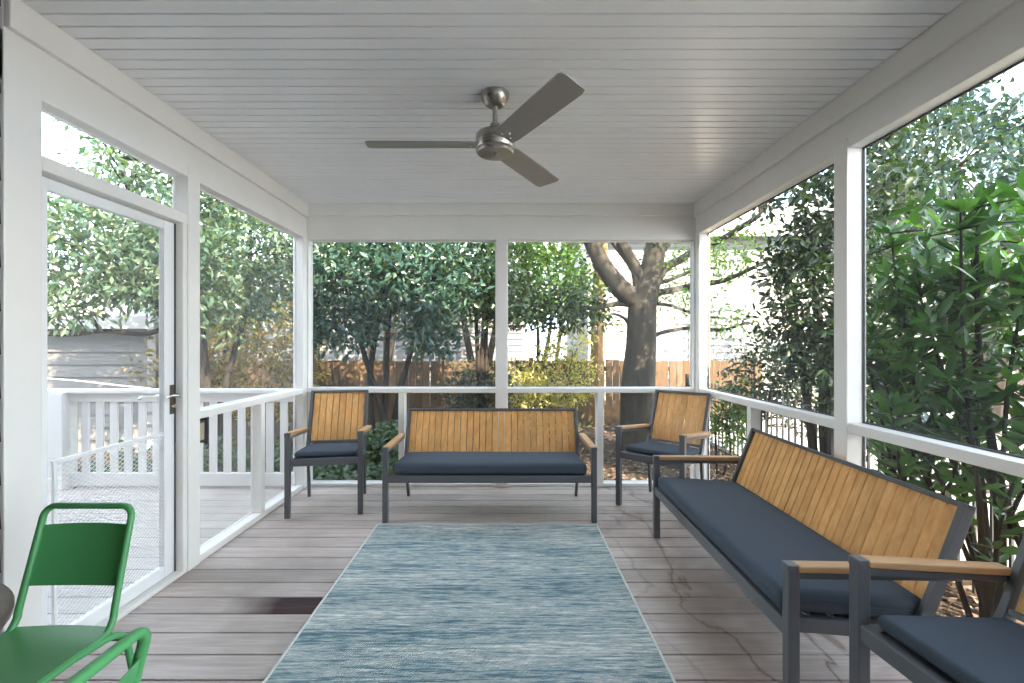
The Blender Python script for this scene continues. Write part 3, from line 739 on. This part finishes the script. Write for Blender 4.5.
evergreen('glossy dark teal evergreen tree filling the back left bay above the fence', -1.75, 6.5,
          [(-2.2, 6.4, 2.2), (-1.5, 6.3, 2.6), (-1.0, 6.5, 2.5), (-1.9, 6.6, 3.2)],
          [((-2.1, 6.2, 2.45), (.95, .6, .75), 230), ((-1.15, 6.3, 2.25), (.8, .6, .6), 170), ((-1.5, 6.4, 3.6), (1.7, 1.2, .8), 120), ((-1.0, 6.2, 1.45), (.42, .4, .3), 44), ((-2.2, 6.1, 1.6), (.6, .4, .3), 60)], 'leaf_teal', ll=.135, lw=.055, k=15, bark='bark')
evergreen('slender dark evergreen tree just left of the middle back post', -.35, 7.2,
          [(-.5, 7.1, 2.2), (-.15, 7.1, 2.6), (-.3, 7.2, 3.2)],
          [((-.5, 7.0, 2.35), (.75, .6, .65), 170), ((.05, 7.0, 1.95), (.7, .5, .34), 90), ((.85, 7.1, 1.85), (.75, .5, .28), 90), ((-.2, 7.2, 3.6), (1.4, 1.0, .7), 110)], 'leaf_dark', ll=.11, lw=.05)
evergreen('bright yellow-green tree between the middle post and the oak limb', .9, 9.0,
          [(.8, 9.0, 3.0), (1.2, 9.0, 3.4), (.4, 9.0, 2.8)],
          [((.8, 8.8, 2.6), (1.1, .7, .75), 190), ((.1, 8.9, 3.0), (.8, .6, .7), 90), ((1.0, 8.9, 4.1), (1.4, .9, .6), 80)], 'leaf_bright', ll=.12, lw=.055, bark='bark_dark', name='leafy_tree')
evergreen('amber leaved small tree behind the left armchair at the fence', -3.5, 7.9,
          [(-3.6, 7.9, 1.9), (-3.2, 7.8, 2.1)],
          [((-3.5, 7.8, 1.6), (.55, .5, .95), 110), ((-3.5, 7.7, .45), (.4, .35, .5), 50)], 'leaf_amber', k=14, bark='bark_tan', name='small_tree', rs=(.10, .08, .03))
evergreen('golden leaved small tree outside the left side screen above the deck railing', -4.8, 7.3,
          [(-4.9, 7.2, 1.9), (-4.4, 7.3, 1.7), (-5.3, 7.3, 1.7)],
          [((-4.5, 7.2, 1.25), (.9, .5, .6), 150), ((-5.2, 7.2, .9), (.6, .5, .4), 50), ((-4.4, 7.2, .5), (.8, .4, .35), 60)], 'leaf_amber', k=13, ll=.10, lw=.05, name='small_tree', rs=(.05, .035, .02))
for bx, by, lab, mt_ in ((-6.6, 11.6, 'far leafy tree beyond the fence at the left side screen', 'leaf_teal'), (-3.2, 12.0, 'far leafy tree beyond the fence behind the left armchair', 'leaf_dark'), (-.6, 11.4, 'far yellow-green tree beyond the fence behind the middle post', 'leaf_bright')):
    evergreen(lab, bx, by, [(bx, by, 3.2), (bx + .6, by, 3.6), (bx - .7, by, 3.5)], [((bx, by, 4.0), (1.9, 1.0, 1.6), 170), ((bx + .3, by, 2.5), (1.3, .8, .5), 40)], mt_, k=14, sig=.35, ll=.19, lw=.085, name='leafy_tree', rs=(.10, .08, .04))
# shrubs in front of the fence
evergreen('golden sunlit shrub under the bright tree, right of the middle back post', .75, 7.6, [(.6, 7.6, .9), (1.0, 7.6, .8), (.4, 7.5, 1.0)],
          [((.75, 7.5, .75), (.75, .45, .5), 90), ((.65, 7.3, .3), (.8, .45, .4), 60), ((.95, 7.5, 1.35), (.5, .4, .35), 26)], 'leaf_gold', k=18, sig=.17, ll=.09, lw=.034, name='golden_shrub', cat='shrub', rs=(.02, .015, .008))
evergreen('rounded dark green shrub in front of the fence behind the wide bench', -.45, 7.3, [(-.6, 7.3, .7), (-.3, 7.3, .8)],
          [((-.45, 7.2, .55), (.6, .45, .5), 90), ((-.3, 7.1, .15), (.6, .4, .35), 40)], 'leaf_dark', k=18, sig=.16, ll=.075, lw=.036, name='round_shrub', cat='shrub', rs=(.02, .015, .008))
evergreen('dense dark green shrub seen through the right screen below the oak branches', 3.15, 5.6, [(3.0, 5.6, 1.1), (3.3, 5.5, 1.2)],
          [((3.1, 5.5, .95), (.5, .5, .45), 90), ((3.5, 5.3, .7), (.45, .4, .4), 50)], 'leaf_dark', k=18, sig=.15, ll=.075, lw=.032, name='round_shrub', cat='shrub', rs=(.02, .015, .008))
evergreen('yellow-green low shrub beyond the right railing beside the corner armchair', 2.72, 5.7, [(2.7, 5.7, .6), (2.8, 5.7, .7)],
          [((2.7, 5.6, .45), (.28, .3, .42), 46)], 'leaf_bright', k=16, sig=.13, ll=.08, lw=.038, name='low_shrub', cat='shrub', rs=(.015, .012, .006))
evergreen('tall dark tree crowding the middle of the right side screen', 3.0, 4.35,
          [(2.9, 4.4, 2.2), (3.2, 4.2, 2.8), (2.8, 4.5, 1.9)],
          [((3.0, 4.3, 1.8), (.5, .7, .9), 300), ((3.1, 4.1, 2.9), (.8, .9, .6), 160), ((3.2, 4.0, .75), (.35, .5, .4), 70)], 'leaf_dark', k=16, sig=.17, ll=.10, lw=.042, rs=(.045, .035, .015))
evergreen('tall blue-green tree high behind the laurel at the right edge', 4.9, 4.9,
          [(4.8, 4.9, 3.2), (4.3, 5.3, 4.4)],
          [((4.7, 5.1, 3.1), (1.05, 1.0, 1.1), 330), ((4.4, 3.4, 5.0), (1.9, 1.7, .9), 330), ((5.4, 4.6, 1.6), (.8, .8, .6), 50)], 'leaf_blue', k=14, ll=.10, lw=.045, rs=(.09, .07, .03), twigs=25)  # broad second crown is out of view, added to shade the oak trunk
evergreen('far dark tree beyond the driveway at the right edge of the photo', 8.5, 8.2, [(8.4, 8.2, 4.0), (8.8, 8.0, 4.5)],
          [((8.5, 8.2, 4.4), (1.7, 1.5, 1.4), 120), ((7.4, 8.6, 3.2), (1.0, 1.0, .8), 50)], 'leaf_dark', k=14, sig=.35, ll=.16, lw=.07, rs=(.15, .12, .05))
# near laurel with big glossy leaves in whorls at the shoot tips
lbs = [Vector((2.60, 2.46, -.3)), Vector((2.45, 2.85, -.3)), Vector((2.72, 2.2, -.3))]
L = []; tips = []; dirs = []
for (b, n) in zip(lbs, (11, 10, 10)):
    for i in range(n):
        t_ = Vector((b.x + random.uniform(-.38, .25), b.y + random.uniform(-.45, .5), random.uniform(.9, 2.3)))
        if i == 0: t_ = b + Vector((.0, .05, 2.0))
        s_ = stem(b + Vector((random.uniform(-.05, .05), random.uniform(-.05, .05), 0)), t_, .07, 3)
        L.append((s_, [.030 if i < 2 else .016, .024 if i < 2 else .012, .014 if i < 2 else .009, .005]))
        P = smooth_path(s_, 6)
        for q, p in enumerate(P[7:]):
            for _ in range(4 if q < len(P) - 9 else 12):
                tips.append(tuple(p)); a = random.uniform(0, 2 * PI); dirs.append((math.cos(a), math.sin(a), random.uniform(.1, 1.0)))
lt = thing('laurel_shrub', 'tall laurel with large glossy bright green leaves close outside the right screen', 'shrub', (2.6, 2.46, GZ - .02))
LB = Vector(lt.location); m = MB()
for s_, rs in L:
    P = smooth_path(s_, 6); m.tube([p - LB for p in P], [float(np.interp(i / (len(P) - 1), np.linspace(0, 1, 4), rs)) for i in range(len(P))], 7)
pos = np.array(tips); ax = np.array(dirs)
C = clusters([((2.5, 2.5, 1.25), (.38, .75, .55), 140), ((2.5, 2.5, 1.8), (.4, .7, .35), 45)])
keep = []
NA = np.array([tuple(p) for s_, _ in L for p in smooth_path(s_, 6)])
for c in C:
    a = Vector(NA[int(((NA - c) ** 2).sum(1).argmin())]); m.tube([a - LB, Vector(c) - LB], [.007, .003], 5)
m.build('stems', 'bark_dark', lt, smooth=True)
p2 = np.repeat(C, 8, 0) + RNG.normal(0, .02, (len(C) * 8, 3)); a2 = RNG.normal(0, .6, (len(C) * 8, 3)); a2[:, 2] += .25
leaf_object('foliage', np.concatenate([pos, p2]) - np.array(LB), np.concatenate([ax, a2]), .135, .037, 'leaf_laurel', lt, big=True, flat=.6)
# ivy and dead leaves: nobody could count them
C = clusters([((-1.9, 5.6, GZ + .12), (1.3, .7, .16), 160), ((-1.6, 6.1, GZ + .3), (1.0, .5, .25), 110), ((-3.6, 5.4, GZ + .2), (1.2, .6, .35), 110), ((-1.1, 5.9, GZ + .3), (.5, .4, .3), 50)])
pos, ax = spray(C, 18, .14, .0)
o = leaf_object('ivy', pos - np.array([-1.9, 5.6, GZ]), ax, .075, .065, 'leaf_ivy', flat=.75); o.location = (-1.9, 5.6, GZ)
tag(o, 'green ivy covering the bank below the back railing at left', 'ivy', kind='stuff')
n = 5200; px_ = RNG.uniform(-3.2, 5.2, n); py_ = RNG.uniform(4.5, 9.2, n)
n2 = 1500; px_ = np.concatenate([px_, RNG.uniform(1.95, 3.2, n2)]); py_ = np.concatenate([py_, RNG.uniform(1.2, 4.5, n2)])
pz_ = np.array([ground_z(a, b) for a, b in zip(px_, py_)]) + RNG.uniform(.01, .04, len(px_))
ax = RNG.normal(0, 1, (len(px_), 3)); ax[:, 2] *= .25
o = leaf_object('leaf_litter', np.stack([px_, py_, pz_ - GZ], 1) , ax, .075, .05, 'leaf_dry', flat=.8); o.location = (0, 0, GZ)
tag(o, 'brown fallen leaves strewn over the ground below the porch', 'leaves', kind='stuff')

# ------------------------------------------------------------------ fences
fn = thing('wooden_fence', 'brown vertical board fence along the back of the yard', 'fence', (0, 9.5, GZ - .02))
m = MB(); x = -9.0
while x < 5.2:
    w = .138 + random.uniform(-.004, .004); m.box(x, x + w, -.012 + random.uniform(-.004, .004), .01, .05, 1.315 + random.uniform(-.012, .012)); x += .1435 + (.022 if random.random() < .12 else 0)
m.build('board_panel', 'fence', fn)
for z in (.3, 1.1): MB().box(-9, 5.2, .012, .05, z, z + .09).build('fence_rail', 'fence', fn)
x = -8.7
while x < 5.2: MB().box(x - .05, x + .05, .05, .15, 0, 1.38).build('fence_post', 'fence', fn, bevel=.004); x += 2.3
fi = thing('iron_fence', 'low black iron picket fence behind the laurel along the driveway', 'fence', (3.0, 3.5, GZ + .02))
y = -2.6
while y < 4.2:
    MB().box(-.008, .008, y - .008, y + .008, .02, 1.02).lathe([(.013, 1.02), (.008, 1.04), (.001, 1.075)], (0, y, 0), 8).build('picket', 'black_iron', fi); y += .108
for z in (.12, .93): MB().box(-.014, .014, -2.7, 4.2, z, z + .025).build('fence_rail', 'black_iron', fi)
for y in (-2.65, .75, 4.15): MB().box(-.025, .025, y - .025, y + .025, 0, 1.12).build('fence_post', 'black_iron', fi, bevel=.003)

# ------------------------------------------------------------------ neighbouring buildings
def siding(x0, x1, z0, z1, exp): 
    prof = []; z = z0
    while z < z1 - .001: prof += [(-.045, z), (-.004, min(z + exp, z1))]; z += exp
    prof += [(.2, z1), (.2, z0)]
    return MB().prism(prof, x0, x1, lambda u, w, t: (t, u, w))
def house(name, label, x0, x1, y, zt, exp, mat, wins, depth=5, shutters=False, rise=1.6):
    h = thing(name, label, 'house', ((x0 + x1) / 2, y, GZ)); ox = (x0 + x1) / 2
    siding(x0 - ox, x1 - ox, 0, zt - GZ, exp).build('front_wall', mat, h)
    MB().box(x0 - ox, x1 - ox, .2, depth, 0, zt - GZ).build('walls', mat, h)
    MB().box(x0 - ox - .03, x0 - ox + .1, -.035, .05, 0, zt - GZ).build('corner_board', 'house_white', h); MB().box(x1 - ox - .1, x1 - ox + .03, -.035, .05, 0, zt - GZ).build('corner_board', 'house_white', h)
    ze = zt - GZ
    MB().prism([(-.4, ze - .02), (depth / 2, ze + rise), (depth + .4, ze - .02), (depth + .4, ze + .1), (depth / 2, ze + rise + .14), (-.4, ze + .1)], x0 - ox - .3, x1 - ox + .3, lambda u, w, t: (t, u, w)).build('roof', 'roofing', h)
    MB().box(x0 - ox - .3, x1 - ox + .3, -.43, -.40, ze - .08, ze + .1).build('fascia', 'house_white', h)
    for a, b, c, d_ in wins:
        a -= ox; b -= ox; c -= GZ; d_ -= GZ
        w = MB(); f_ = .09
        w.box(a - f_, a, -.06, .0, c - f_, d_ + f_).box(b, b + f_, -.06, 0, c - f_, d_ + f_).box(a, b, -.06, 0, d_, d_ + f_).box(a, b, -.07, 0, c - f_, c)
        w.box(a, b, -.05, -.01, (c + d_) / 2 - .025, (c + d_) / 2 + .025)
        for i in (1, 2): w.box(a + (b - a) * i / 3 - .012, a + (b - a) * i / 3 + .012, -.045, -.015, c, d_)
        for i in (1, 3): w.box(a, b, -.045, -.015, c + (d_ - c) * i / 4 - .012, c + (d_ - c) * i / 4 + .012)
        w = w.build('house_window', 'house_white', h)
        MB().box(a, b, -.03, -.024, c, d_).build('pane', 'glass', w)
        if shutters:
            for s0 in (a - f_ - .34, b + f_ + .02):
                s = MB().box(s0, s0 + .32, -.05, -.02, c - .05, d_ + .05)
                zz = c
                while zz < d_ - .03: s.box(s0 + .04, s0 + .28, -.06, -.045, zz, zz + .03); zz += .055
                s.build('shutter', 'shutter', h)
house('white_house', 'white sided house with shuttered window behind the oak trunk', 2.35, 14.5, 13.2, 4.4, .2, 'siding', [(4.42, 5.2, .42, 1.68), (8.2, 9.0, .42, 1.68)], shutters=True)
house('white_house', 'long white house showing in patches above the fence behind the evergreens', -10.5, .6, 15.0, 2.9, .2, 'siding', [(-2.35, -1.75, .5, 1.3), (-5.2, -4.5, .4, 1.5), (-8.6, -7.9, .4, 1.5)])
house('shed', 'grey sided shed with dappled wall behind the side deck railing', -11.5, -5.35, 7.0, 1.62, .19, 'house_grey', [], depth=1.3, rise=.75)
MB_c = MB().tube(smooth_path([at(30, 377, 4.9), at(80, 381, 5.0), at(120, 385.5, 5.1), at(165, 390, 5.2)], 6), .006, 6).build('garden_cable', 'white_out')
tag(MB_c, 'thin white cable sagging across the grey shed wall above the railing', 'cable')

# ------------------------------------------------------------------ light
w = bpy.data.worlds.new('sky'); SC.world = w; w.use_nodes = True; t = w.node_tree; t.nodes.clear()
tc = t.nodes.new('ShaderNodeTexCoord'); mp = t.nodes.new('ShaderNodeMapping'); mp.inputs['Scale'].default_value = (1, 1, 2.5)
nz = t.nodes.new('ShaderNodeTexNoise'); nz.inputs['Scale'].default_value = 2.2; nz.inputs['Detail'].default_value = 6
cr = t.nodes.new('ShaderNodeValToRGB'); cr.color_ramp.elements[0].position = .40; cr.color_ramp.elements[0].color = (.55, .76, .98, 1); cr.color_ramp.elements[1].position = .62; cr.color_ramp.elements[1].color = (1, 1, 1, 1)
bg = t.nodes.new('ShaderNodeBackground'); bg.inputs['Strength'].default_value = 1.0; wo = t.nodes.new('ShaderNodeOutputWorld')
t.links.new(tc.outputs['Generated'], mp.inputs[0]); t.links.new(mp.outputs[0], nz.inputs['Vector']); t.links.new(nz.outputs[0], cr.inputs[0]); sep = t.nodes.new('ShaderNodeSeparateXYZ'); t.links.new(tc.outputs['Generated'], sep.inputs[0])
hz_ = t.nodes.new('ShaderNodeValToRGB'); e_ = hz_.color_ramp.elements; e_[0].position = .0; e_[0].color = (1.25, 1.22, 1.17, 1); e_[1].position = .75; e_[1].color = (.42, .46, .52, 1)
t.links.new(sep.outputs[2], hz_.inputs[0]); ml = t.nodes.new('ShaderNodeMix'); ml.data_type = 'RGBA'; ml.blend_type = 'MULTIPLY'; ml.inputs[0].default_value = 1
t.links.new(cr.outputs[0], ml.inputs[6]); t.links.new(hz_.outputs[0], ml.inputs[7]); t.links.new(ml.outputs[2], bg.inputs[0]); t.links.new(bg.outputs[0], wo.inputs[0])
sl_ = bpy.data.lights.new('sun', 'SUN'); sl_.energy = 3.0; sl_.angle = .009; sl_.color = (1, .86, .66)
so = bpy.data.objects.new('sun', sl_); COL.objects.link(so)
so.rotation_euler = Vector((.45, -.75, .58)).to_track_quat('Z', 'Y').to_euler(); so.location = (8, -12, 12)

SC.view_settings.view_transform = 'Standard'; SC.view_settings.look = 'None'; SC.view_settings.gamma = 1; SC.view_settings.use_curve_mapping = False
SC.view_settings.exposure = 3.6
cy = SC.cycles
cy.use_denoising = True; cy.max_bounces = 10; cy.diffuse_bounces = 6; cy.transparent_max_bounces = 16; cy.sample_clamp_indirect = 6; cy.caustics_reflective = False; cy.caustics_refractive = False
